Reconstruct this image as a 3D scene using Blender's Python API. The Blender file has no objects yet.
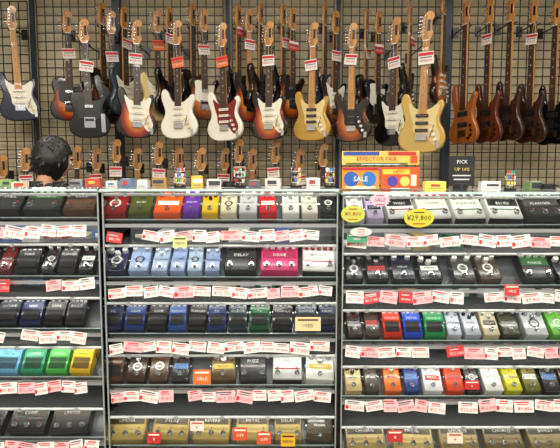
import bpy, bmesh, math, random
from mathutils import Matrix, Vector
random.seed(7)
F=520.0; PITCH=math.radians(5.0); CAM=Vector((0,0,1.55))
FW=Vector((0,math.cos(PITCH),-math.sin(PITCH))); UP=Vector((0,math.sin(PITCH),math.cos(PITCH)))
def P(px,py,Y):
    d=FW+Vector((1,0,0))*((px-280)/F)+UP*((224-py)/F)
    return CAM+d*(Y/d.y)
def mmpx(Y): return Y/F
bpy.context.scene.view_settings.view_transform='Standard'

# ------------------------------------------------------------ materials
def lin(c):
    c=c/255.0
    return c/12.92 if c<=0.04045 else ((c+0.055)/1.055)**2.4
def L3(c): return (lin(c[0]),lin(c[1]),lin(c[2]),1)
MC={}
def M(c,rough=0.45,metal=0.0,coat=0.0,noise=0.0):
    k=(tuple(c),rough,metal,coat,noise)
    if k in MC: return MC[k]
    m=bpy.data.materials.new('mat_%d_%d_%d'%tuple(int(q) for q in c)); m.use_nodes=True
    b=m.node_tree.nodes['Principled BSDF']
    b.inputs['Base Color'].default_value=L3(c); b.inputs['Roughness'].default_value=rough
    b.inputs['Metallic'].default_value=metal; b.inputs['Coat Weight'].default_value=coat
    b.inputs['Coat Roughness'].default_value=0.08
    if noise:
        nt=m.node_tree
        n=nt.nodes.new('ShaderNodeTexNoise'); n.inputs['Scale'].default_value=6; n.inputs['Detail'].default_value=5
        tc=nt.nodes.new('ShaderNodeTexCoord'); nt.links.new(tc.outputs['Object'],n.inputs['Vector'])
        r=nt.nodes.new('ShaderNodeValToRGB')
        r.color_ramp.elements[0].position=0.3; r.color_ramp.elements[1].position=0.7
        r.color_ramp.elements[0].color=L3([x*(1-noise) for x in c]); r.color_ramp.elements[1].color=L3(c)
        nt.links.new(n.outputs['Fac'],r.inputs['Fac']); nt.links.new(r.outputs['Color'],b.inputs['Base Color'])
    MC[k]=m; return m
def sunburst(name,inner,mid,outer):
    m=bpy.data.materials.new(name); m.use_nodes=True; nt=m.node_tree
    b=nt.nodes['Principled BSDF']; b.inputs['Roughness'].default_value=0.2; b.inputs['Coat Weight'].default_value=0.6
    b.inputs['Coat Roughness'].default_value=0.05
    tc=nt.nodes.new('ShaderNodeTexCoord'); mp=nt.nodes.new('ShaderNodeMapping')
    mp.inputs['Location'].default_value=(0,0,-0.17*4.2); mp.inputs['Scale'].default_value=(5.6,0,4.2)
    ln=nt.nodes.new('ShaderNodeVectorMath'); ln.operation='LENGTH'
    r=nt.nodes.new('ShaderNodeValToRGB'); e=r.color_ramp.elements
    e[0].position=0.32; e[0].color=L3(inner); e[1].position=0.78; e[1].color=L3(outer)
    x=e.new(0.58); x.color=L3(mid)
    nt.links.new(tc.outputs['Object'],mp.inputs['Vector']); nt.links.new(mp.outputs['Vector'],ln.inputs[0])
    nt.links.new(ln.outputs['Value'],r.inputs['Fac']); nt.links.new(r.outputs['Color'],b.inputs['Base Color'])
    return m
def wood(name,c1,c2,scale=18,rough=0.3):
    m=bpy.data.materials.new(name); m.use_nodes=True; nt=m.node_tree
    b=nt.nodes['Principled BSDF']; b.inputs['Roughness'].default_value=rough; b.inputs['Coat Weight'].default_value=0.25
    tc=nt.nodes.new('ShaderNodeTexCoord'); mp=nt.nodes.new('ShaderNodeMapping'); mp.inputs['Scale'].default_value=(scale,scale,1.6)
    n=nt.nodes.new('ShaderNodeTexNoise'); n.inputs['Scale'].default_value=2; n.inputs['Detail'].default_value=6
    r=nt.nodes.new('ShaderNodeValToRGB'); r.color_ramp.elements[0].position=0.35; r.color_ramp.elements[1].position=0.65
    r.color_ramp.elements[0].color=L3(c1); r.color_ramp.elements[1].color=L3(c2)
    nt.links.new(tc.outputs['Object'],mp.inputs['Vector']); nt.links.new(mp.outputs['Vector'],n.inputs['Vector'])
    nt.links.new(n.outputs['Fac'],r.inputs['Fac']); nt.links.new(r.outputs['Color'],b.inputs['Base Color'])
    return m
def glassmat(name,tint,refl,rough=0.02,haze=0.0):
    m=bpy.data.materials.new(name); m.use_nodes=True; nt=m.node_tree; nt.nodes.clear()
    o=nt.nodes.new('ShaderNodeOutputMaterial'); mx=nt.nodes.new('ShaderNodeMixShader')
    t=nt.nodes.new('ShaderNodeBsdfTransparent'); g=nt.nodes.new('ShaderNodeBsdfGlossy')
    t.inputs['Color'].default_value=tint; g.inputs['Roughness'].default_value=rough; g.inputs['Color'].default_value=(1,1,1,1)
    fr=nt.nodes.new('ShaderNodeFresnel'); fr.inputs['IOR'].default_value=refl
    src=t
    if haze:
        d=nt.nodes.new('ShaderNodeBsdfDiffuse'); d.inputs['Color'].default_value=(.85,.9,.9,1)
        m2=nt.nodes.new('ShaderNodeMixShader'); m2.inputs[0].default_value=haze
        nt.links.new(t.outputs[0],m2.inputs[1]); nt.links.new(d.outputs[0],m2.inputs[2]); src=m2
    nt.links.new(fr.outputs[0],mx.inputs[0]); nt.links.new(src.outputs[0],mx.inputs[1]); nt.links.new(g.outputs[0],mx.inputs[2])
    nt.links.new(mx.outputs[0],o.inputs['Surface']); return m
GLASS=glassmat('clear_glass',(0.99,1,1,1),1.3)
ACRYL=glassmat('acrylic_cover',(0.99,1,0.99,1),1.4,0.06,0.04)  # the diffuse white share stands in for pale reflections on the covers
TUBE=glassmat('acrylic_bullnose',(0.9,0.95,0.95,1),1.6,0.1,0.45)  # bent cover edge, whitened in colour to give bright highlight streaks
CHROME=M((205,208,212),0.18,1.0); ALU=M((205,208,211),0.3,0.7)
BLACK=M((16,16,18),0.35); RUB=M((22,22,24),0.6); WHITE=M((245,245,240),0.5)
PAPER=M((222,218,212),0.7); PINK=M((222,178,180),0.7); REDINK=M((195,35,48),0.7); GREYINK=M((90,90,95),0.7)
FRET=M((110,105,98),0.5)
EDGE=M((200,222,220),0.15,0.0,0.5)

# ------------------------------------------------------------ mesh builder
class MB:
    def __init__(s): s.v=[];s.f=[];s.mi=[];s.mats=[];s.sm=[]
    def mat(s,m):
        if m not in s.mats: s.mats.append(m)
        return s.mats.index(m)
    def add(s,vs,fs,m,X=None,smooth=False):
        o=len(s.v); i=s.mat(m)
        for p in vs:
            p=Vector(p); s.v.append(X@p if X is not None else p)
        for f in fs: s.f.append([o+a for a in f]); s.mi.append(i); s.sm.append(smooth)
    def box(s,c,d,m,X=None,bev=0.0):
        x,y,z=c; a,b,e=d[0]/2,d[1]/2,d[2]/2
        if bev<=0:
            vs=[(x+i*a,y+j*b,z+k*e) for i in(-1,1) for j in(-1,1) for k in(-1,1)]
            s.add(vs,[(0,1,3,2),(4,6,7,5),(0,4,5,1),(2,3,7,6),(0,2,6,4),(1,5,7,3)],m,X); return
        def ring(aa,bb,zz,r):
            out=[]
            for (sx,sy,a0) in((1,1,0),(-1,1,90),(-1,-1,180),(1,-1,270)):
                for t in(0,45,90):
                    an=math.radians(a0+t); out.append((x+sx*(aa-r)+r*math.cos(an),y+sy*(bb-r)+r*math.sin(an),zz))
            return out
        r=bev; Q=[ring(a,b,z-e,r),ring(a,b,z+e-r*0.7,r),ring(a-r*.3,b-r*.3,z+e-r*.2,r*.9),ring(a-r*.7,b-r*.7,z+e,r*.8)]
        n=12; vs=[p for q in Q for p in q]; fs=[]
        for k in range(3):
            for i in range(n):
                j=(i+1)%n; fs.append((k*n+i,k*n+j,(k+1)*n+j,(k+1)*n+i))
        fs.append(tuple(range(3*n,4*n))); fs.append(tuple(reversed(range(n))))
        s.add(vs,fs,m,X)
    def cyl(s,a,b,r,m,X=None,n=10,r2=None,smooth=True):
        a=Vector(a);b=Vector(b);d=(b-a).normalized(); r2=r if r2 is None else r2
        u=d.orthogonal().normalized(); w=d.cross(u)
        vs=[a+(u*math.cos(t)+w*math.sin(t))*r for t in [2*math.pi*i/n for i in range(n)]]
        vs+=[b+(u*math.cos(t)+w*math.sin(t))*r2 for t in [2*math.pi*i/n for i in range(n)]]
        s.add(vs,[(i,(i+1)%n,n+(i+1)%n,n+i) for i in range(n)],m,X,smooth)
        s.add(vs,[tuple(reversed(range(n))),tuple(range(n,2*n))],m,X)
    def ball(s,c,r,m,X=None,sc=(1,1,1),n=10):
        vs=[];fs=[]
        for i in range(n//2+1):
            ph=math.pi*i/(n//2)
            for j in range(n):
                t=2*math.pi*j/n; vs.append((c[0]+r*sc[0]*math.sin(ph)*math.cos(t),c[1]+r*sc[1]*math.sin(ph)*math.sin(t),c[2]+r*sc[2]*math.cos(ph)))
        for i in range(n//2):
            for j in range(n): fs.append((i*n+j,(i+1)*n+j,(i+1)*n+(j+1)%n,i*n+(j+1)%n))
        s.add(vs,fs,m,X,True)
    def slab(s,pts,y0,y1,m,X=None,bev=0.0):
        n=len(pts)
        def off(d):
            out=[]
            for i in range(n):
                p=Vector(pts[i-1]);q=Vector(pts[(i+1)%n]); t=(q-p).normalized(); nn=Vector((-t.y,t.x))
                out.append((pts[i][0]+nn.x*d,pts[i][1]+nn.y*d))
            return out
        if bev>0: rings=[(off(bev),y0),(off(0),y0-bev),(off(0),y1+bev),(off(bev*.3),y1+bev*.3),(off(bev),y1)]
        else: rings=[(pts,y0),(pts,y1)]
        vs=[(p[0],y,p[1]) for r,y in rings for p in r]; fs=[]
        for k in range(len(rings)-1):
            for i in range(n):
                j=(i+1)%n; fs.append((k*n+i,k*n+j,(k+1)*n+j,(k+1)*n+i))
        s.add(vs,fs,m,X,bev>0)
        s.add(vs[:n],[tuple(reversed(range(n)))],m,X); s.add(vs[-n:],[tuple(range(n))],m,X)
    def finish(s,name,Mx=None,parent=None):
        me=bpy.data.meshes.new(name); me.from_pydata([tuple(p) for p in s.v],[],s.f); me.update()
        for m in s.mats: me.materials.append(m)
        me.polygons.foreach_set('material_index',s.mi); me.polygons.foreach_set('use_smooth',s.sm)
        ob=bpy.data.objects.new(name,me); bpy.context.scene.collection.objects.link(ob)
        if Mx is not None: ob.matrix_world=Mx
        if parent: ob.parent=parent
        return ob
def smooth_closed(p,k=3):
    n=len(p);out=[]
    for i in range(n):
        a,b,c,d=[Vector(p[(i+j)%n]) for j in(-1,0,1,2)]
        for t in range(k):
            t/=k
            q=0.5*((2*b)+(c-a)*t+(2*a-5*b+4*c-d)*t*t+(3*b-a-3*c+d)*t**3); out.append((q.x,q.y))
    return out
TXT={}
def textgeo(st):
    if st in TXT: return TXT[st]
    c=bpy.data.curves.new('t','FONT'); c.body=st; c.resolution_u=1; c.align_x='CENTER'; c.align_y='CENTER'; c.size=1
    o=bpy.data.objects.new('t',c); bpy.context.scene.collection.objects.link(o)
    dg=bpy.context.evaluated_depsgraph_get(); dg.update()
    me=bpy.data.meshes.new_from_object(o.evaluated_get(dg))
    g=([v.co.copy() for v in me.vertices],[tuple(p.vertices) for p in me.polygons])
    bpy.data.objects.remove(o); bpy.data.curves.remove(c); bpy.data.meshes.remove(me)
    TXT[st]=g; return g
def text(mb,st,size,m,X):
    vs,fs=textgeo(st); mb.add([v*size for v in vs],fs,m,X)
XZ=Matrix.Rotation(math.radians(90),4,'X')
T=Matrix.Translation
I4=Matrix.Identity(4)
def R(a,ax): return Matrix.Rotation(math.radians(a),4,ax)

# ------------------------------------------------------------ guitars
STRAT=smooth_closed([(0,0),(0.08,0.006),(0.14,0.04),(0.162,0.10),(0.150,0.155),(0.124,0.20),(0.116,0.24),(0.130,0.285),(0.142,0.325),(0.128,0.36),(0.100,0.35),(0.078,0.31),(0.045,0.292),(0,0.29),(-0.045,0.30),(-0.075,0.335),(-0.095,0.385),(-0.122,0.41),(-0.150,0.39),(-0.155,0.34),(-0.138,0.28),(-0.124,0.235),(-0.128,0.19),(-0.155,0.14),(-0.165,0.09),(-0.14,0.035),(-0.08,0.003)])
SGUARD=smooth_closed([(0.0,0.297),(0.045,0.298),(0.075,0.318),(0.100,0.335),(0.115,0.315),(0.104,0.27),(0.095,0.22),(0.108,0.17),(0.128,0.12),(0.120,0.075),(0.090,0.055),(0.06,0.085),(0.035,0.118),(-0.03,0.124),(-0.060,0.15),(-0.062,0.20),(-0.078,0.25),(-0.095,0.31),(-0.098,0.345),(-0.080,0.332),(-0.050,0.305)],2)
TELE=smooth_closed([(0,0),(0.08,0.006),(0.14,0.04),(0.162,0.10),(0.150,0.155),(0.124,0.20),(0.112,0.235),(0.122,0.28),(0.146,0.325),(0.128,0.36),(0.100,0.345),(0.075,0.305),(0.040,0.30),(0.02,0.33),(-0.02,0.365),(-0.08,0.375),(-0.13,0.35),(-0.142,0.30),(-0.122,0.235),(-0.126,0.19),(-0.155,0.14),(-0.162,0.09),(-0.14,0.035),(-0.08,0.003)])
TGUARD=smooth_closed([(0.035,0.30),(0.07,0.305),(0.095,0.30),(0.085,0.25),(0.085,0.20),(0.07,0.16),(0.03,0.15),(-0.04,0.15),(-0.085,0.17),(-0.09,0.22),(-0.085,0.28),(-0.09,0.33),(-0.04,0.34),(0.0,0.32)],2)
BASSO=smooth_closed([(0,0.01),(0.07,0.0),(0.135,0.03),(0.155,0.09),(0.135,0.15),(0.105,0.21),(0.098,0.27),(0.112,0.34),(0.125,0.40),(0.105,0.425),(0.078,0.39),(0.05,0.34),(0.0,0.33),(-0.05,0.345),(-0.075,0.40),(-0.085,0.47),(-0.105,0.51),(-0.132,0.48),(-0.138,0.40),(-0.115,0.31),(-0.105,0.25),(-0.125,0.18),(-0.158,0.12),(-0.15,0.04),(-0.08,0.0)])
HEAD=smooth_closed([(-0.021,0),(0.021,0),(0.034,0.022),(0.044,0.045),(0.034,0.065),(0.030,0.10),(0.032,0.13),(0.045,0.155),(0.036,0.185),(0.008,0.195),(-0.018,0.180),(-0.030,0.15),(-0.036,0.09),(-0.042,0.045),(-0.034,0.02)],2)
MAPLE=wood('maple_neck',(175,118,60),(205,150,80),25); ROSE=wood('rosewood_board',(42,26,18),(66,40,28),25)
SB=sunburst('three_tone_sunburst',(230,140,38),(150,42,16),(14,8,7))
SB2=sunburst('amber_sunburst',(210,120,36),(140,62,16),(34,15,8))
SB3=sunburst('tobacco_sunburst',(180,110,42),(80,38,16),(12,8,7))
def paint(c): return M(c,0.18,0.0,0.5)
PGW=M((228,224,206),0.3); PGB=M((16,16,18),0.3); PGR=M((120,25,22),0.3); PGC=M((215,192,132),0.3)
PRICES=['¥58,000','¥128,000','¥94,500','¥73,290','¥208,000']
def guitar(kind,cx,yb,Y,body,guard,board,yaw=0,roll=0,sc=1.0,tag=None,hanger=True,headm=None,tagz=0.6):
    mb=MB(); th=0.044
    out={'s':STRAT,'t':TELE,'b':BASSO}[kind]
    mb.slab(out,th/2,-th/2,body,None,0.009)
    fz=-th/2
    nut=0.76 if kind!='b' else 0.98; nz=0.29 if kind!='b' else 0.32
    mb.slab([(-0.027,nz-0.02),(0.027,nz-0.02),(0.021,nut),(-0.021,nut)],fz+0.012,fz-0.006,MAPLE)
    mb.slab([(-0.028,nz-0.035),(0.028,nz-0.035),(0.0215,nut),(-0.0215,nut)],fz-0.006,fz-0.012,board)
    for k in range(1,21):
        z=nut-(nut-0.11)*(1-2**(-k/12))
        if z>nz-0.02: mb.box((0,fz-0.0122,z),(0.044,0.001,0.0012),FRET)
    for k in (3,5,7,9,12,15):
        z=nut-(nut-0.11)*(1-2**(-(k-.5)/12)); mb.cyl((0,fz-0.011,z),(0,fz-0.0128,z),0.0035,WHITE if board is ROSE else BLACK,n=8)
    hm=headm or MAPLE
    mb.slab([(p[0],p[1]+nut) for p in HEAD],fz+0.010,fz-0.006,hm,None,0.003)
    mb.box((0,fz-0.012,nut),(0.043,0.006,0.005),WHITE)
    mb.box((0.012,fz-0.0065,nut+.10),(0.02,0.001,0.075),BLACK)
    nt=6 if kind!='b' else 4
    for i in range(nt):
        z=nut+0.035+i*(0.125/(nt-1)); x=-0.020+0.008*i/nt
        mb.cyl((x,fz-0.004,z),(x,fz-0.018,z),0.005,CHROME,n=8)
        mb.cyl((x-0.01,fz+0.004,z),(x-0.035,fz+0.004,z),0.003,CHROME,n=6)
        mb.ball((x-0.040,fz+0.004,z),0.008,CHROME,sc=(0.8,0.5,1),n=8)
        mb.cyl((-0.012+0.0048*i,fz-0.014,nut),(x,fz-0.014,z),0.0005,FRET,n=4)
    for i in range(nt):
        x0=-0.026+0.052*i/(nt-1); x1=-0.016+0.032*i/(nt-1)
        mb.cyl((x0,fz-0.016,0.11),(x1,fz-0.015,nut),0.0004,FRET,n=4)
    if guard is not None and kind!='b':
        mb.slab(SGUARD if kind=='s' else TGUARD,fz+0.001,fz-0.003,guard)
    if kind=='s':
        for z in (0.155,0.205,0.255): mb.box((0,fz-0.007,z),(0.085,0.012,0.02),PGB if (guard is PGC or guard is PGB) else PGW); 
        for z in (0.155,0.205,0.255):
            for q in range(6): mb.cyl((-.026+.0104*q,fz-.0125,z),(-.026+.0104*q,fz-.0135,z),.0025,CHROME,n=6)
        mb.box((0,fz-0.008,0.108),(0.075,0.012,0.045),CHROME)
        for i,(x,z) in enumerate([(0.07,0.16),(0.085,0.125),(0.098,0.09)]): mb.cyl((x,fz-0.003,z),(x,fz-0.018,z),0.011,PGC if guard is PGW else PGW,n=12)
        mb.cyl((0.06,fz-0.003,0.20),(0.06,fz-0.02,0.20),0.003,WHITE,n=6)
        mb.cyl((0.06,fz-0.012,0.108),(0.09,fz-0.03,0.19),0.003,CHROME,n=6)
        mb.box((0.118,fz-0.002,0.055),(0.024,0.006,0.045),CHROME)
    elif kind=='t':
        mb.box((0,fz-0.005,0.125),(0.085,0.008,0.085),CHROME); mb.box((0,fz-0.01,0.145),(0.07,0.012,0.02),BLACK,None)
        mb.box((0,fz-0.008,0.255),(0.06,0.012,0.022),CHROME)
        mb.box((0.105,fz-0.002,0.12),(0.032,0.005,0.15),CHROME)
        for z in(0.10,0.14): mb.cyl((0.105,fz-0.003,z),(0.105,fz-0.02,z),0.010,CHROME,n=12)
    else:
        for z in (0.16,0.25): mb.box((0,fz-0.006,z),(0.10,0.014,0.035),BLACK)
        mb.box((0,fz-0.006,0.09),(0.08,0.015,0.05),M((150,120,60),0.3,1.0))
        for (x,z) in [(0.09,0.15),(0.10,0.11),(0.095,0.07),(0.07,0.045)]: mb.cyl((x,fz,z),(x,fz-0.018,z),0.010,BLACK,n=12)
    if tag:
        col={'w':PAPER,'o':M((225,105,45),0.6),'r':M((190,40,45),0.6),'p':PINK}[tag]
        X=T((random.uniform(-.012,.012),fz-0.022,tagz))@R(random.uniform(-8,8),'Y')
        mb.box((0,0,0),(0.105,0.0015,0.085),col,X)
        mb.box((0,-0.0015,0.026),(0.10,0.0012,0.020),REDINK if tag!='r' else PAPER,X)
        text(mb,random.choice(PRICES),0.024,REDINK if tag in'wp' else PAPER,X@T((0,-0.003,-0.018))@XZ)
        mb.box((0,-0.0015,0.004),(0.08,0.0012,0.007),GREYINK,X)
        mb.cyl((0,0.002,0.04),(0,0.006,max(0.05,nut-tagz-0.005)),0.0008,WHITE,X,n=4)
    p=P(cx,yb,Y); X=T(p)@R(yaw,'Z')@R(roll,'Y')@Matrix.Scale(sc,4)
    nm='electric_guitar' if kind!='b' else 'bass_guitar'
    mb.finish(nm,X)
    if hanger:
        hb=MB(); zz=p.z+nut*sc+0.004; xx=p.x+ (nut*sc)*math.sin(math.radians(roll)); yy=Y+0.02
        for sx in(-1,1):
            hb.cyl((xx+sx*0.028*sc,yy-0.045,zz-0.008),(xx+sx*0.028*sc,yy+0.03,zz-0.008),0.006,BLACK,n=8)
            hb.cyl((xx+sx*0.028*sc,yy+0.03,zz-0.008),(xx,yy+0.06,zz),0.006,BLACK,n=8)
        hb.cyl((xx,yy+0.06,zz),(xx,4.73,zz+0.01),0.006,BLACK,n=8)
        hb.box((xx,4.74,zz+0.01),(0.05,0.012,0.09),BLACK)
        hb.finish('guitar_hanger')
navy=paint((14,22,50)); blk=paint((11,11,13)); wht=paint((232,229,216)); crm=paint((222,202,138)); gold=paint((182,140,60)); cream2=paint((196,162,86)); teal=paint((44,58,74))
G=[
 ('s',22,121,4.55,navy,PGW,MAPLE,22,-3,1.0,None),
 ('t',70,121,4.62,SB,PGB,ROSE,30,0,.98,'w'),
 ('t',91,138,4.36,blk,PGB,ROSE,20,-2,1.0,'w'),
 ('s',113,124,4.60,blk,PGB,ROSE,32,0,1.0,'w'),
 ('s',137,138,4.38,SB,PGW,ROSE,18,1,1.0,'w'),
 ('s',158,121,4.60,crm,PGW,ROSE,35,0,.98,'o'),
 ('s',180,139,4.38,wht,PGW,ROSE,-14,0,1.0,'o'),
 ('t',204,120,4.60,SB2,PGW,ROSE,30,0,.98,'w'),
 ('s',226,141,4.38,wht,PGR,ROSE,-22,-1,1.0,'o'),
 ('s',248,122,4.60,SB,PGB,MAPLE,36,0,1.0,'w'),
 ('s',270,140,4.38,SB,PGW,ROSE,-20,0,1.0,'w'),
 ('t',291,118,4.62,SB2,PGB,ROSE,36,0,.98,'r'),
 ('s',312,141,4.38,gold,PGC,MAPLE,-24,1,1.0,'w'),
 ('s',333,124,4.60,SB3,PGW,ROSE,35,0,1.0,'w'),
 ('s',352,142,4.36,SB2,PGB,MAPLE,-26,0,1.0,'w'),
 ('t',375,124,4.60,blk,PGW,ROSE,36,0,1.0,'r'),
 ('s',393,146,4.33,blk,PGW,ROSE,-44,1,1.07,'w'),
 ('s',421,153,4.12,cream2,PGC,MAPLE,-30,2,1.12,'w'),
 ('s',439,106,4.58,SB2,None,ROSE,50,0,1.0,None)]
for g in G:
    guitar(*g[:7],yaw=g[7],roll=g[8],sc=g[9],tag=g[10],tagz=random.uniform(.56,.70))
for (k,x,y,b_,tg_) in [('t',103,112,SB3,None),('s',125,116,teal,'w'),('s',169,116,SB3,'w'),('t',192,113,blk,None),('s',237,114,blk,'r'),('s',259,112,SB3,None),('s',281,113,blk,'w'),('s',322,113,teal,None),('t',363,118,SB3,'w'),('s',406,112,blk,'r')]:
    guitar(k,x,y,4.61,b_,PGB if b_ is not teal else PGW,ROSE,56,0,.97,tg_,tagz=random.uniform(.55,.72))
walnut=wood('walnut_body',(36,20,13),(62,34,20),14); amber=wood('amber_body',(128,68,22),(175,98,34),14); redw=wood('mahogany_body',(66,26,15),(96,40,20),14)
guitar('b',464,144,4.45,amber,None,ROSE,-64,0,1.0,None)
guitar('b',487,143,4.45,redw,None,ROSE,-64,0,1.0,'w',tagz=.85)
guitar('b',508,141,4.45,walnut,None,ROSE,-66,0,1.0,None)
guitar('b',530,143,4.45,walnut,None,ROSE,-64,0,1.0,'w',tagz=.85)
guitar('b',552,145,4.45,blk,None,ROSE,-62,0,1.0,None)
low=[(8,262,SB),(30,258,wht),(64,250,SB),(82,256,blk),(100,255,SB2),(120,250,blk),(140,255,crm),(161,252,SB),(181,255,navy),(203,258,SB2),(226,255,wht),(240,250,SB),(253,256,SB),(276,251,blk),(299,256,SB3),(322,254,SB)]
for i,(x,y,b) in enumerate(low):
    guitar('s' if i%3 else 't',x,y,4.5 if i%2 else 4.62,b,PGW,ROSE if i%2 else MAPLE,random.uniform(-15,15),0,1.0,None if i%3==0 else 'w',tagz=.68)

# ------------------------------------------------------------ room
def roomface(name,c,d,m):
    b=MB(); b.box(c,d,m); return b.finish(name)
roomface('floor',(0,1.2,-0.05),(7.4,7.6,0.1),M((95,85,72),0.4,noise=.2))
roomface('ceiling',(0,1.2,3.5),(7.4,7.6,0.1),M((150,146,138),0.8))
roomface('wall_back',(0,4.95,1.72),(7.4,0.1,3.44),M((214,201,168),0.8,noise=.08))
roomface('wall_left',(-3.65,1.2,1.72),(0.1,7.4,3.44),M((190,182,168),0.8,noise=.05))
roomface('wall_right',(3.65,1.2,1.72),(0.1,7.4,3.44),M((190,182,168),0.8,noise=.05))
WIRE=M((30,32,34),0.5,0.0)
def gridpanel(x0,x1,z0,z1,y):
    b=MB(); n=int(round((x1-x0)/0.075)); 
    for i in range(n+1):
        x=x0+(x1-x0)*i/n; b.box((x,y,(z0+z1)/2),(0.008,0.006,z1-z0),WIRE)
    m=int((z1-z0)/0.075)
    for i in range(m+1):
        z=z0+(z1-z0)*i/m; b.box(((x0+x1)/2,y+0.006,z),(x1-x0,0.006,0.008),WIRE)
    b.finish('grid_panel')
POST=M((34,46,60),0.4,0.3)
xs=[-3.3]+[P(px,90,4.76).x for px in (34,118,228,338)]+[P(447,90,4.76).x,3.3]
for i in range(len(xs)-1):
    gridpanel(xs[i]+0.04,xs[i+1]-0.04,0.5,3.12 if i==0 else 3.3,4.78)
for i,x in enumerate(xs[1:-1]):
    b=MB(); w=0.06 if i in(1,4) else 0.035
    b.box((x,4.78,1.65),(w,0.04,3.3),POST)
    for k in range(30): b.box((x,4.759,0.3+k*0.1),(0.008,0.003,0.03),BLACK)
    b.finish('wall_post')
b=MB(); b.box((0,4.78,3.36),(6.8,0.05,0.03),POST); b.finish('trim_1')

# ------------------------------------------------------------ pedals
KN=[M((20,20,22),0.4),M((235,235,230),0.4),M((180,182,186),0.25,0.9)]
def ped_compact(mb,w,col,X,lab):
    L=0.122; pr=[(0,0),(L,0),(L,0.048),(0.082,0.042),(0.078,0.050),(0.006,0.034),(0,0.028)]
    n=len(pr); h=w/2
    vs=[(-h,a,b) for a,b in pr]+[(h,a,b) for a,b in pr]
    m=M(col,0.3,0.0,0.3)
    mb.add(vs,[(i,(i+1)%n,n+(i+1)%n,n+i) for i in range(n)]+[tuple(reversed(range(n))),tuple(range(n,2*n))],m,X)
    sl=math.atan2(0.016,0.072); Xt=X@T((0,0.006,0.034))@Matrix.Rotation(sl,4,'X')
    mb.box((0,0.026,0.0015),(w*0.78,0.038,0.003),RUB if sum(col)<330 else M([c*.45 for c in col],.6),Xt)
    mb.box((0,0.058,0.0008),(w*0.84,0.016,0.0015),M([min(255,c*1.15+14) for c in col],0.4),Xt)
    text(mb,lab,0.0125,WHITE if sum(col)<400 else BLACK,Xt@T((0,0.058,0.0022)))
    k=random.choice([3,4,4]); 
    for i in range(k):
        x=-w*0.36+w*0.72*i/(k-1)
        mb.cyl((x,0.103,0.044),(x,0.103,0.060),w*0.085,KN[0],X,n=10); mb.box((x,0.106,0.0605),(0.0025,0.009,0.001),WHITE,X)
        mb.box((x,0.088,0.0438),(w*.15,0.004,0.0012),M((225,225,225),0.5),X)
    mb.ball((0,0.112,0.050),0.003,M((220,30,30),0.3),X,n=6)
    for sx in(-1,1): mb.cyl((sx*h,0.07,0.024),(sx*(h+0.004),0.07,0.024),0.008,CHROME,X)
def ped_box(mb,w,col,X,lab):
    L=random.choice([0.108,0.112,0.118]); m=M(col,0.25,0.0,0.4)
    mb.box((0,L/2,0.018),(w,L,0.036),m,X,0.005)
    k=2 if w<0.055 else random.choice([2,3,3]); big=w*0.13
    dark=sum(col)<380; kc=random.choice(KN[1:] if dark else KN)
    for i in range(k):
        x=-w*0.3+w*0.6*i/(k-1); y=L-0.022-(0.014 if (k==3 and i==1) else 0)
        mb.cyl((x,y,0.036),(x,y,0.050),big,kc,X,n=12,r2=big*.85); mb.box((x,y+big*.4,0.0505),(0.002,big*.8,0.001),WHITE if kc is KN[0] else BLACK,X)
    ink=WHITE if dark else BLACK
    g=random.random()
    if g<0.3: mb.cyl((0,L*0.45,0.036),(0,L*0.45,0.0368),w*0.24,ink,X,n=20); mb.cyl((0,L*0.45,0.0368),(0,L*0.45,0.0375),w*0.16,m,X,n=20)
    elif g<0.7: mb.box((0,L*0.46,0.0362),(w*0.78,0.020,0.001),random.choice([ink,ink,M((220,190,60),.5),M((200,60,50),.5),M((70,130,200),.5)]),X)
    text(mb,lab,0.012,m if 0.3<=g<0.7 else ink,X@T((0,L*0.46,0.0377)))
    mb.cyl((0,0.022,0.036),(0,0.022,0.039),0.009,CHROME,X,n=6); mb.cyl((0,0.022,0.039),(0,0.022,0.048),0.006,CHROME,X,n=10)
    mb.ball((0,L*0.68,0.0365),0.003,M((220,40,30),0.3),X,n=6)
    for sx in(-1,1): mb.cyl((sx*w/2,0.06,0.018),(sx*(w/2+0.004),0.06,0.018),0.007,CHROME,X)
def ped_wide(mb,w,col,X,lab,acc=None):
    L=0.122; m=M(col,0.3,0.0,0.3); acc=acc or (30,30,34)
    mb.box((0,L/2,0.02),(w,L,0.04),m,X,0.006)
    mb.box((0,L*0.70,0.0405),(w*0.9,L*0.46,0.0015),M(acc,0.35),X)
    k=max(3,int(w/0.022)); kc=random.choice([KN[1],KN[2]]) if sum(acc)<300 else random.choice([KN[0],M((30,110,60),0.4),M((150,30,40),0.4)])
    for i in range(k):
        x=-w*0.38+w*0.76*i/(k-1)
        mb.cyl((x,L*0.80,0.041),(x,L*0.80,0.054),0.0075,kc,X,n=10)
        mb.box((x,L*0.93,0.0415),(0.012,0.003,0.001),WHITE if sum(acc)<300 else BLACK,X)
    text(mb,lab,0.017,WHITE if sum(acc)<400 else BLACK,X@T((0,L*0.57,0.0415)))
    if sum(col)>600:
        mb.box((0,L*.33,0.0405),(w*.86,0.004,0.0012),random.choice([BLACK,M((40,120,70),.5),M((170,40,50),.5)]),X)
        mb.box((0,0.003,0.018),(w*.99,0.0075,0.030),BLACK,X)
    f=2 if w<0.13 else 3
    for i in range(f):
        x=-w*0.33+w*0.66*i/(f-1)
        mb.cyl((x,L*.2,0.04),(x,L*.2,0.043),0.010,CHROME,X,n=6); mb.cyl((x,L*.2,0.043),(x,L*.2,0.052),0.0065,CHROME,X,n=10)
        mb.ball((x,L*.36,0.041),0.003,M((220,40,30),0.3),X,n=6)
LABS=['DRIVE','DELAY','CHORUS','FUZZ','PHASE','REVERB','COMP','TREMOLO','LIMITER','METAL','BLUES','FLANGER','OCTAVE','WAH','EQ','BOOST']
TILT=40.0; YF=1.80
DECK=M((84,87,90),0.3,0.2)
TAGSTR=['¥9,800','¥12,600','¥17,850','¥8,190','¥15,750','¥21,000']
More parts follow.
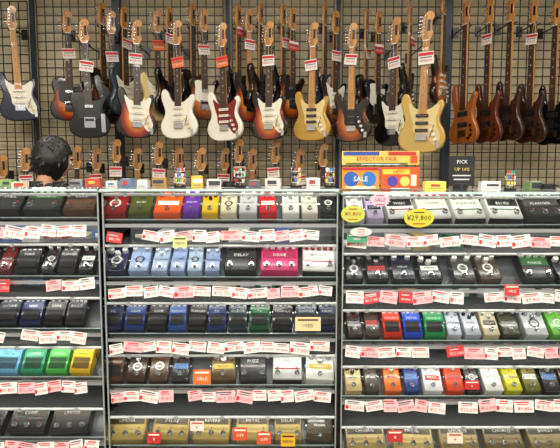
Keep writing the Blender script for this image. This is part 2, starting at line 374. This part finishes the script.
B=(18,18,21);DB=(18,30,72);SBL=(150,172,215)
SECT={
'L':(-70,103,[
 (219,231,[(-34,-3,'w',B),(0,29,'w',B),(31,68,'w',(28,30,30),(15,75,30)),(70,101,'w',(90,58,38),(35,35,35))]),
 (277,284,[(-20,4,'b',B),(6,20,'b',(110,25,30)),(24,46,'c',B),(48,62,'b',(34,34,38)),(65,82,'c',(45,42,44)),(84,100,'b',B)]),
 (329,336,[(-20,2,'c',B),(5,26,'c',(26,34,50)),(28,49,'c',(20,36,85)),(51,70,'c',B),(72,90,'c',(36,36,44))]),
 (377,387,[(-22,0,'c',(165,50,40)),(1,27,'c',(110,185,220)),(29,51,'c',(50,165,115)),(53,74,'c',(75,190,80)),(76,97,'c',(240,195,30))]),
 (437,446,[(-30,12,'w',B),(15,54,'w',B,(60,48,18)),(56,96,'w',(26,26,28),(62,50,20))])]),
'M':(106,337,[
 (221,236,[(107,131,'b',(150,18,22)),(133,155,'b',(82,92,30)),(157,184,'b',(250,100,25)),(186,202,'b',(110,48,180)),(204,220,'b',(250,205,25)),(222,238,'b',(240,232,200)),(240,258,'b',(210,212,216)),(260,277,'b',(220,22,35)),(282,299,'b',(248,248,245)),(301,317,'b',(250,242,228)),(319,335,'b',(30,30,35))]),
 (278,292,[(108,131,'b',(30,34,70)),(133,153,'b',SBL),(155,171,'b',(170,188,218)),(173,188,'b',SBL),(190,205,'b',(175,195,222)),(207,222,'b',(150,168,210)),(225,258,'w',B),(260,298,'w',(225,30,115),(170,18,80)),(301,334,'w',(248,248,245),(235,235,230))]),
 (334,347,[(107,127,'c',DB),(129,149,'c',(24,56,125)),(151,170,'c',(20,22,32)),(172,189,'c',(36,80,150)),(191,208,'c',B),(210,228,'c',(22,44,98)),(230,248,'c',(34,54,70)),(250,270,'c',(18,90,52)),(272,292,'c',(26,28,40)),(295,316,'c',(45,60,75)),(318,335,'c',DB)]),
 (385,396,[(107,128,'c',(82,48,26)),(130,150,'b',(60,38,28)),(152,172,'b',(82,56,38)),(174,192,'b',(40,34,32)),(212,238,'b',(95,72,42)),(240,268,'w',(36,36,40)),(272,302,'w',(220,220,216),(230,230,225)),(304,333,'b',(245,245,240))]),
 (445,458,[(110,150,'w',(185,160,88),(80,64,28)),(154,192,'w',(175,150,80),(68,54,24)),(194,232,'w',(190,165,92),(84,66,32)),(236,270,'w',(195,172,104),(92,74,36)),(274,302,'w',(170,148,80),(80,64,30)),(305,332,'b',(74,66,50))])]),
'R':(341,640,[
 (226,241,[(345,362,'b',(245,245,245)),(364,381,'b',(205,190,225)),(384,412,'w',(240,240,236),(24,24,26)),(415,446,'w',(240,240,236),(235,233,225)),(449,479,'w',(240,240,236),(238,238,230)),(482,515,'w',(240,240,236),(24,24,26)),(518,556,'w',B,(60,58,60)),(559,590,'w',B)]),
 (286,297,[(343,361,'b',B),(364,386,'b',(24,24,28)),(389,412,'b',(20,28,48)),(415,438,'b',(16,16,18)),(448,470,'b',(66,66,66)),(473,495,'b',(78,62,48)),(516,546,'w',(24,26,24),(30,90,34)),(549,572,'b',B)]),
 (341,352,[(345,361,'b',(56,34,30)),(363,378,'b',(66,56,46)),(380,398,'c',(220,45,20)),(400,418,'c',(20,78,205)),(420,440,'c',(25,145,80)),(442,456,'b',(200,206,222)),(459,475,'b',(190,196,206)),(477,493,'b',(215,202,168)),(495,514,'b',(54,56,32)),(517,540,'b',(198,202,204)),(543,562,'b',(105,190,65))]),
 (396,406,[(343,360,'b',(222,200,140)),(362,377,'b',(70,62,48)),(381,398,'b',(250,120,20)),(401,416,'b',(36,60,140)),(419,438,'b',(246,246,246)),(441,459,'b',(240,72,18)),(461,476,'b',(36,36,40)),(478,497,'b',(244,244,238)),(499,515,'b',(215,212,30)),(517,533,'b',(108,104,26)),(535,552,'b',(26,26,28)),(554,572,'b',(78,48,48))]),
 (455,466,[(343,384,'w',(165,145,85),(60,50,25)),(388,430,'w',(185,164,98),(72,58,30)),(434,474,'w',(148,130,78),(58,48,25)),(478,518,'w',(112,98,58),(46,38,22)),(522,562,'w',(130,116,70),(50,43,24))])])}
UPR=M((175,186,186),0.25,0.3)
STOCK=[M(c,0.5) for c in [(200,205,210),(80,105,170),(225,225,220),(70,72,80),(190,165,110),(160,50,42),(50,110,80),(230,220,190),(140,140,146)]]
CARTON=M((228,226,220),0.6)
casefills=[]
for key,(px0,px1,rows) in SECT.items():
    xa=P(px0,300,1.78).x; xb=P(px1,300,1.78).x; xc=(xa+xb)/2; W=xb-xa
    case=MB()
    ztop=P(280,190 if key!='R' else 193,1.76).z
    DARKB=M((118,121,124),0.3,0.1)
    case.box((xc,2.17,ztop/2),(W,0.02,ztop),DARKB)
    case.box((xc,1.97,0.20),(W,0.40,0.40),M((60,58,56),0.5))
    for x in (xa+0.003,xb-0.003):
        case.box((x,1.96,ztop/2+.1),(0.004,0.38,ztop-0.2),GLASS)
        case.box((x,1.767,ztop/2+.1),(0.004,0.007,ztop-0.2),UPR)
        case.box((x,1.99,ztop-0.004),(0.01,0.42,0.008),EDGE)
    case.box((xc,1.96,ztop),(W,0.42,0.006),GLASS)
    case.box((xc,1.752,ztop),(W,0.006,0.008),EDGE); case.box((xc,2.172,ztop),(W,0.01,0.012),ALU)
    for ri,(yb,ty,items) in enumerate(rows):
        f=P(280,yb,YF); zf=f.z
        Xd=T((xc,YF,zf))@R(TILT,'X')
        case.box((0,0.074,-0.004),(W-0.012,0.158,0.006),DECK,Xd)
        case.box((0,-0.006,0.004),(W-0.012,0.003,0.018),GLASS,Xd)
        case.box((0,-0.006,0.013),(W-0.012,0.0035,0.002),EDGE,Xd)
        tz=P(280,ty,1.765).z
        case.box((xc,1.777,zf-0.014),(W-0.01,0.006,0.012),ALU)
        # slim fill strip added under every shelf lip to brighten the dark rows
        case.box((xc,1.795,zf-0.016),(W-0.03,0.014,0.006),M((235,235,230),.4)); casefills.append((xc,zf-0.022,W))
        hgt=0.118 if ri else min(0.118,ztop-zf-0.015)
        case.box((xc,1.770,zf+hgt/2-.008),(W-0.012,0.002,hgt-0.016),GLASS)
        case.cyl((xa+.006,1.772,zf+hgt-.001),(xb-.006,1.772,zf+hgt-.001),0.0052,TUBE,n=12)
        case.box((xc,1.955,zf+hgt+0.004),(W-0.012,0.36,0.003),ACRYL)
        nc=max(3,int(W/0.16))
        for i in range(nc):
            case.box((xa+W*(i+.5)/nc,1.766,zf+hgt-.001),(0.012,0.006,0.012),ALU)
        st=MB(); zs=zf+0.104; case.box((xc,2.04,zs-0.003),(W-0.012,0.23,0.004),GLASS)
        if ri>0:
            x=xa+0.02
            while x<xb-0.10:
                bw=random.uniform(.05,.09); bh=random.uniform(.022,.05)
                if random.random()<.9:
                    st.box((x+bw/2,2.08,zs+bh/2),(bw,.10,bh),random.choice(STOCK)); st.box((x+bw/2,2.0295,zs+bh*.5),(bw*.6,.001,bh*.45),CARTON)
                x+=bw+random.uniform(.002,.02)
            st.finish('boxed_pedal_stock')
        tg=MB(); x=xa+0.015
        while x<xb-0.035:
            w=random.choice([0.046,0.052,0.060,0.068]); 
            if x+w>xb-0.01: break
            if random.random()<0.95:
                h=random.uniform(0.032,0.042); 
                X=T((x+w/2,1.760+random.uniform(-.003,.003),tz+random.uniform(-.005,.005)))@R(random.uniform(-11,11),'Y')@R(-14,'X')
                q=random.random(); pm=PAPER if q<0.74 else (PINK if q<0.96 else M((205,40,48),0.6))
                tg.box((0,0,0),(w,0.001,h),pm,X)
                im=REDINK if q<0.96 else PAPER
                text(tg,random.choice(TAGSTR),w*0.27,im,X@T((w*.04,-0.0012,-h*.2))@XZ)
                for k in range(2): tg.box((-w*.05+random.uniform(-.004,.004),-0.001,h*(.36-.18*k)),(w*random.uniform(.45,.8),0.0008,h*(.10 if k==0 else .06)),random.choice([GREYINK,im,im]),X)
                if random.random()<.4: tg.box((-w*.40,-0.001,-h*.2),(w*.14,0.0008,h*.35),REDINK,X)
            x+=w+random.uniform(-0.002,0.005)
        tg.finish('price_tags')
        for it in items:
            l,r,k,c=it[:4]; pm=P((l+r)/2,yb-12,YF+0.05); w=(r-l)*mmpx(1.85)*0.97
            mb=MB(); lab=random.choice(LABS)
            if k=='c': ped_compact(mb,w,c,I4,lab)
            elif k=='b': ped_box(mb,w,c,I4,lab)
            else: ped_wide(mb,w,c,I4,lab,it[4] if len(it)>4 else None)
            mb.finish('effects_pedal' if k!='w' else 'multi_effects_pedal',T((pm.x,YF,zf))@R(TILT,'X')@T((0,0.002,0.0))@R(random.uniform(-2.5,2.5),'Z'))
    case.finish('glass_display_case')
for (x,z,W) in casefills:  # fill lamps added to lighten the case interiors
    l=bpy.data.lights.new('case_fill','AREA'); l.shape='RECTANGLE'; l.size=W-0.05; l.size_y=0.01; l.energy=1.1*W; l.color=(1,.96,.9)
    o=bpy.data.objects.new('case_fill_light',l); o.location=(x,1.797,z); o.rotation_euler=(math.radians(55),0,0); bpy.context.scene.collection.objects.link(o)

# ------------------------------------------------------------ signs
def sign(name,l,t,r,b_,Y,col,parts=(),stand=True):
    a=P(l,t,Y); c=P(r,b_,Y); w=c.x-a.x; h=a.z-c.z; mb=MB()
    mb.box((0,0,h/2),(w,0.004,h),M(col,0.5))
    for p in parts:
        if p[0]=='t': text(mb,p[1],h*p[4],M(p[5],0.5),T((w*(p[2]-.5),-0.0055,h*p[3]))@XZ)
        elif p[0]=='r': mb.box((w*(p[1]-.5),-0.0028,h*p[2]),(w*p[3],0.002,h*p[4]),M(p[5],0.5))
        elif p[0]=='c': mb.cyl((w*(p[1]-.5),-0.002,h*p[2]),(w*(p[1]-.5),-0.0042,h*p[2]),h*p[3],M(p[4],0.5),n=24)
    if stand: mb.box((0,0.02,0.002),(w*.5,0.05,0.003),EDGE)
    mb.finish(name,T(((a.x+c.x)/2,Y,c.z)))
sign('sale_sign',342,167,379,189,2.10,(205,125,35),[('c',.25,.45,.34,(28,80,160)),('c',.72,.45,.34,(28,100,170)),('t','SALE',.5,.45,.32,(235,225,200)),('r',.5,.92,.96,.12,(165,30,40)),('r',.5,.08,.8,.10,(225,210,175))])
sign('sale_sign',381,167,419,189,2.10,(200,75,25),[('r',.4,.78,.7,.22,(220,180,60)),('c',.3,.35,.24,(60,50,140)),('c',.62,.35,.22,(220,185,90)),('t','NEW',.45,.78,.22,(170,30,30)),('r',.85,.4,.14,.5,(225,210,190))])
sign('sale_banner',342,151,419,165,2.12,(212,176,85),[('r',.25,.82,.46,.26,(45,70,145)),('r',.78,.82,.36,.26,(170,45,40)),('t','EFFECTOR FAIR',.45,.42,.42,(160,35,35)),('r',.93,.4,.09,.5,(195,70,30)),('r',.45,.1,.8,.10,(60,90,60))])
sign('notice_board',449,156,474,186,2.14,(24,24,28),[('t','PICK',.5,.8,.17,(230,230,230)),('t','UP 10%',.5,.55,.16,(230,200,120)),('r',.5,.35,.7,.04,(200,200,200)),('r',.5,.22,.6,.04,(200,200,200))])
def bubble(px,py,wpx,hpx,col,txt,star=False,tc=(30,30,30)):
    Y=1.745; c=P(px,py,Y); a=wpx*mmpx(Y)/2; h=hpx*mmpx(Y)/2; n=32; pts=[]
    for i in range(n):
        t=2*math.pi*i/n; k=(1.0 if i%2 else .78) if star else 1
        pts.append((a*k*math.cos(t),h*k*math.sin(t)))
    mb=MB(); mb.slab(pts,0.001,-0.001,M(col,0.5)); text(mb,txt,min(h*0.8,a*.5),M(tc,0.5),T((0,-0.0018,0))@XZ)
    mb.box((0,-.0015,h*.6),(a*.7,.0008,h*.10),M(tc,0.5)); mb.box((0,-.0015,-h*.6),(a*.8,.0008,h*.10),M((200,50,60),0.5))
    mb.finish('pop_price_card',T(c))
bubble(419,218,30,19,(210,202,65),'¥29,800',tc=(30,70,40))
bubble(353,214,24,17,(195,205,85),'¥9,800',tc=(180,30,60))
bubble(380,200,22,15,(220,198,208),'SALE',True,(180,30,110))
bubble(361,232,22,9,(225,225,220),'HOT',False,(180,30,60))
def card(px,py,wpx,hpx,col,txt,tc,Y=1.750):
    a=P(px,py,Y); mb=MB(); w=wpx*mmpx(Y); h=hpx*mmpx(Y)
    mb.box((0,0,0),(w,0.001,h),M(col,0.6)); mb.box((0,-0.001,h*.3),(w*.8,0.001,h*.12),M(tc,0.6)); text(mb,txt,h*.36,M(tc,0.6),T((0,-0.0015,-h*.12))@XZ)
    mb.finish('price_card',T(a)@R(-8,'X'))
card(202,377,18,15,(215,105,40),'SALE',(240,230,210)); card(308,324,26,14,(212,195,150),'USED',(90,70,50)); card(180,242,14,11,(205,212,140),'NEW',(60,60,60))
card(240,434,15,13,(205,78,40),'OFF',(240,230,210)); card(264,438,15,13,(205,82,40),'OFF',(240,230,210)); card(288,440,15,13,(212,168,45),'NEW',(80,40,30)); card(154,438,14,11,(188,45,45),'¥',(240,230,210)); card(197,426,14,10,(220,215,205),'¥',(180,40,40))
card(512,290,15,11,(200,50,50),'SALE',(240,230,220)); card(472,385,15,9,(195,40,45),'¥',(240,230,220)); card(357,238,20,9,(70,150,115),'NEW',(240,240,230)); card(395,436,16,12,(185,45,45),'¥',(240,230,210)); card(455,438,16,11,(220,212,192),'¥',(180,40,40))
# accessories cluttering the counter top
def ztopof(r): return P(280,190,1.76).z+0.0035 if r<340 else P(280,193,1.76).z+0.0035
def boxstack(l,r,h,col,Y):
    a=P(l,189,Y); c=P(r,189,Y); w=c.x-a.x; mb=MB()
    mb.box((0,0,h/2),(w,0.05,h),M(col,0.5)); mb.box((0,0,h+0.0006),(w*.7,0.035,0.001),M((230,228,220),0.6))
    lc=random.choice([(240,238,230),(50,50,58),(200,170,60),(170,50,45),(60,90,150)])
    mb.box((random.uniform(-.1,.1)*w,-0.0255,h*.55),(w*random.uniform(.4,.85),0.001,h*random.uniform(.25,.6)),M(lc,0.6)); mb.box((0,-0.026,h*.2),(w*.7,0.0008,h*.06),GREYINK)
    mb.finish('boxed_accessory',T(((a.x+c.x)/2,Y,ztopof(r)))@R(random.uniform(-9,9),'Z'))
for l,r,h,c in [(2,14,.03,(120,150,90)),(15,27,.022,(210,200,170)),(72,84,.03,(120,124,128)),(87,101,.036,(170,60,50)),(108,119,.026,(190,190,188)),(123,134,.034,(90,110,140)),(139,149,.03,(205,205,200)),(154,168,.040,(150,120,70)),(192,203,.046,(210,170,60)),(207,221,.032,(190,190,186)),(249,261,.028,(80,80,86)),(266,281,.036,(205,200,190)),(307,320,.038,(215,215,210)),(424,444,.034,(210,195,80)),(480,498,.034,(220,220,214)),(526,540,.034,(110,130,90))]:
    boxstack(l,r,h,c,random.choice([2.02,2.10,2.12]))
def picktower(px,Y=2.08):
    # revolving pick display: base, post, tiers of coloured picks
    mb=MB(); mb.cyl((0,0,0),(0,0,.006),.024,BLACK,n=16); mb.cyl((0,0,.006),(0,0,.075),.003,CHROME)
    for k in range(3):
        z=.020+.022*k; mb.cyl((0,0,z-.002),(0,0,z),.018,M((220,225,225),.2),n=14)
        for i in range(8):
            a=2*math.pi*i/8; X=T((.018*math.cos(a),.018*math.sin(a),z+.006))@Matrix.Rotation(a+math.pi/2,4,'Z')
            mb.slab([(0,-.008),(.0065,.004),(0,.008),(-.0065,.004)],.001,-.001,M(random.choice([(200,50,50),(230,190,60),(60,120,190),(240,240,235),(60,150,90),(30,30,34)]),.4),X)
    p=P(px,189,Y); mb.finish('pick_display_stand',T((p.x,Y,ztopof(px))))
for px in (180,240,296,330,510): picktower(px)
def cablecoil(px,Y=2.06):
    mb=MB(); c=M((22,22,24),.5)
    for k in range(4):
        n=20; r=.026-.001*k
        for i in range(n):
            a=2*math.pi*i/n; b=2*math.pi*(i+1)/n
            mb.cyl((r*math.cos(a),r*math.sin(a),.004+.006*k),(r*math.cos(b),r*math.sin(b),.004+.006*k),.0032,c,n=6)
    mb.cyl((.026,0,.02),(.026,-.035,.014),.004,CHROME,n=8)
    p=P(px,189,Y); mb.finish('guitar_cable_coil',T((p.x,Y,ztopof(px))))
for px in (36,60,229,460,548): cablecoil(px)

# ------------------------------------------------------------ shop clerk
SKIN=M((190,140,108),0.55); HAIR=M((10,8,7),0.5); SHIRT=M((40,42,50),0.8); TROU=M((34,36,44),0.8)
def skinned(name,verts,edges,rad,mat,parent,root=0,sub=2):
    me=bpy.data.meshes.new(name); me.from_pydata(verts,edges,[]); ob=bpy.data.objects.new(name,me)
    bpy.context.scene.collection.objects.link(ob)
    md=ob.modifiers.new('skin','SKIN'); md.use_smooth_shade=True
    for i,v in enumerate(me.skin_vertices[0].data):
        r=rad[i]; v.radius=r if isinstance(r,tuple) else (r,r); v.use_root=(i==root)
    s=ob.modifiers.new('sub','SUBSURF'); s.levels=sub; s.render_levels=sub
    me.materials.append(mat); ob.parent=parent; return ob
hp=P(48,138,3.0); H=hp.z+0.01
clerk=bpy.data.objects.new('shop_clerk',None); bpy.context.scene.collection.objects.link(clerk)
s=H/1.76
V=[(0,0,.95),(0,0,1.12),(0,.0,1.30),(0,.01,1.42),(0,.0,1.50),(.10,0,1.42),(.185,0,1.40),(.215,-.02,1.12),(.19,-.20,.98),(-.10,0,1.42),(-.185,0,1.40),(-.215,-.02,1.12),(-.19,-.20,.98)]
E=[(0,1),(1,2),(2,3),(3,4),(3,5),(5,6),(6,7),(7,8),(3,9),(9,10),(10,11),(11,12)]
Rr=[(.15,.11),(.14,.10),(.16,.11),(.10,.08),.055,.07,.058,.045,.036,.07,.058,.045,.036]
skinned('shirt',V,E,Rr,SHIRT,clerk)
V=[(0,0,.95),(.09,0,.88),(.10,-.01,.50),(.10,.01,.09),(-.09,0,.88),(-.10,-.01,.50),(-.10,.01,.09)]
skinned('trousers',V,[(0,1),(1,2),(2,3),(0,4),(4,5),(5,6)],[(.14,.11),.09,.062,.05,.09,.062,.05],TROU,clerk)
for sx in(-1,1):
    skinned('shoe',[(sx*.10,.05,.045),(sx*.10,-.04,.045),(sx*.10,-.17,.035)],[(0,1),(1,2)],[.042,.045,.034],BLACK,clerk)
    bx,by,bz=sx*.19,-.20,.98
    vs=[(bx,by,bz),(bx,by-.05,bz-.02),(bx,by-.09,bz-.03)]; es=[(0,1),(1,2)]; rr=[.028,.032,.034]
    skinned('palm',vs,es,rr,SKIN,clerk)
    for k in range(4):
        o=(-.030+.020*k); ln=[.062,.075,.070,.055][k]
        p0=(bx+o,by-.10,bz-.03);p1=(bx+o,by-.10-ln*.45,bz-.035);p2=(bx+o,by-.10-ln*.75,bz-.05);p3=(bx+o,by-.10-ln*.92,bz-.068)
        skinned('finger',[p0,p1,p2,p3],[(0,1),(1,2),(2,3)],[.009,.0085,.008,.0065],SKIN,clerk,sub=1)
    skinned('thumb',[(bx-sx*.02,by-.05,bz-.02),(bx-sx*.048,by-.075,bz-.035),(bx-sx*.055,by-.11,bz-.045)],[(0,1),(1,2)],[.012,.010,.008],SKIN,clerk,sub=1)
def blob(fn,mat,nu=44,nv=32):
    vs=[];fs=[]
    for i in range(nv+1):
        ph=math.pi*i/nv
        for j in range(nu):
            t=2*math.pi*j/nu; d=Vector((math.sin(ph)*math.sin(t),-math.sin(ph)*math.cos(t),math.cos(ph))); vs.append(fn(d))
    for i in range(nv):
        for j in range(nu): fs.append((i*nu+j,(i+1)*nu+j,(i+1)*nu+(j+1)%nu,i*nu+(j+1)%nu))
    b=MB(); b.add(vs,fs,mat,None,True); return b
def headf(d):
    x,y,z=d.x*.076,d.y*.092,d.z*.115
    if z<0: k=1+z*2.6; x*=k; y=y*(1+z*1.2)
    if y<0:
        y-=0.024*math.exp(-((x/.012)**2+((z+.012)/.022)**2)); y+=0.007*math.exp(-(((abs(x)-.03)/.014)**2+((z-.012)/.012)**2)); y-=0.005*math.exp(-((x/.022)**2+((z+.058)/.010)**2))
    return Vector((x,y,z))
hb=blob(headf,SKIN)
for sx in(-1,1):
    hb.ball((sx*.078,.005,0),.030,SKIN,sc=(.3,.6,1)); hb.ball((sx*.03,-.076,.012),.011,WHITE); hb.ball((sx*.03,-.083,.011),.006,BLACK)
    hb.box((sx*.03,-.088,.034),(.032,.006,.005),HAIR)
hb.box((0,-.079,-.058),(.042,.008,.006),M((165,85,80),0.5))
hb.cyl((0,.02,-.07),(0,.03,-.16),.048,SKIN,n=16)
def hairf(d):
    r=1.0+0.05*math.sin(d.x*17+d.z*9)*math.cos(d.y*15)+0.02*math.sin(d.x*41)*math.sin(d.z*37)
    x,y,z=d.x*.098*r,d.y*.112*r+.012,d.z*.132*r+.010
    if d.y<-0.2 and z<.055: y=max(y,-.035)
    if z<-.05: x*=.93; y=.01+(y-.01)*.9
    return Vector((x,y,z))
hh=blob(hairf,HAIR)
for i in range(130):
    a=random.uniform(0,2*math.pi); ph=random.uniform(.1,2.1); d=Vector((math.sin(ph)*math.cos(a),math.sin(ph)*math.sin(a),math.cos(ph)))
    if d.y<-.4: continue
    p0=Vector((d.x*.090,d.y*.104+.012,d.z*.124+.010)); p1=p0+d*.014+Vector((random.uniform(-.012,.012),random.uniform(-.012,.012),-.020))
    hh.cyl(p0,p1,.012,HAIR,n=6,r2=.002)
ho=hb.finish('head',T((0,-.03,1.62))@R(14,'X'),clerk); hho=hh.finish('hair',T((0,-.03,1.62))@R(14,'X'),clerk)
clerk.matrix_world=T((hp.x,3.0,0))@R(145,'Z')@Matrix.Scale(s,4)

# ------------------------------------------------------------ lights
def lamp(x,y,pw,sx=1.2,sy=0.28):
    l=bpy.data.lights.new('fluorescent','AREA'); l.shape='RECTANGLE'; l.size=sx; l.size_y=sy; l.energy=pw; l.color=(1,.94,.83)
    o=bpy.data.objects.new('fluorescent_light',l); o.location=(x,y,3.37); bpy.context.scene.collection.objects.link(o)
    b=MB(); b.box((0,0,0.02),(sx+.06,sy+.06,0.03),WHITE)
    for k in(-1,1): b.cyl((-sx/2,k*.07,-0.001),(sx/2,k*.07,-0.001),0.0125,WHITE,n=8)
    b.finish('ceiling_light',T((x,y,3.415)))
for x in(-2.0,0,2.0): lamp(x,3.3,24); lamp(x,1.55,20,1.4,.12); lamp(x,0.3,64); lamp(x,-1.6,46)  # the narrow row above the cases is added for highlights on the pedals
w=bpy.data.worlds.new('World'); bpy.context.scene.world=w; w.use_nodes=True
w.node_tree.nodes['Background'].inputs['Color'].default_value=(1,.95,.88,1); w.node_tree.nodes['Background'].inputs['Strength'].default_value=0.40
cam=bpy.data.cameras.new('camera'); co=bpy.data.objects.new('camera',cam); bpy.context.scene.collection.objects.link(co)
cam.lens=36*F/560; cam.sensor_width=36; co.location=CAM; co.rotation_euler=(math.radians(90)-PITCH,0,0); cam.clip_start=0.05
bpy.context.scene.camera=co
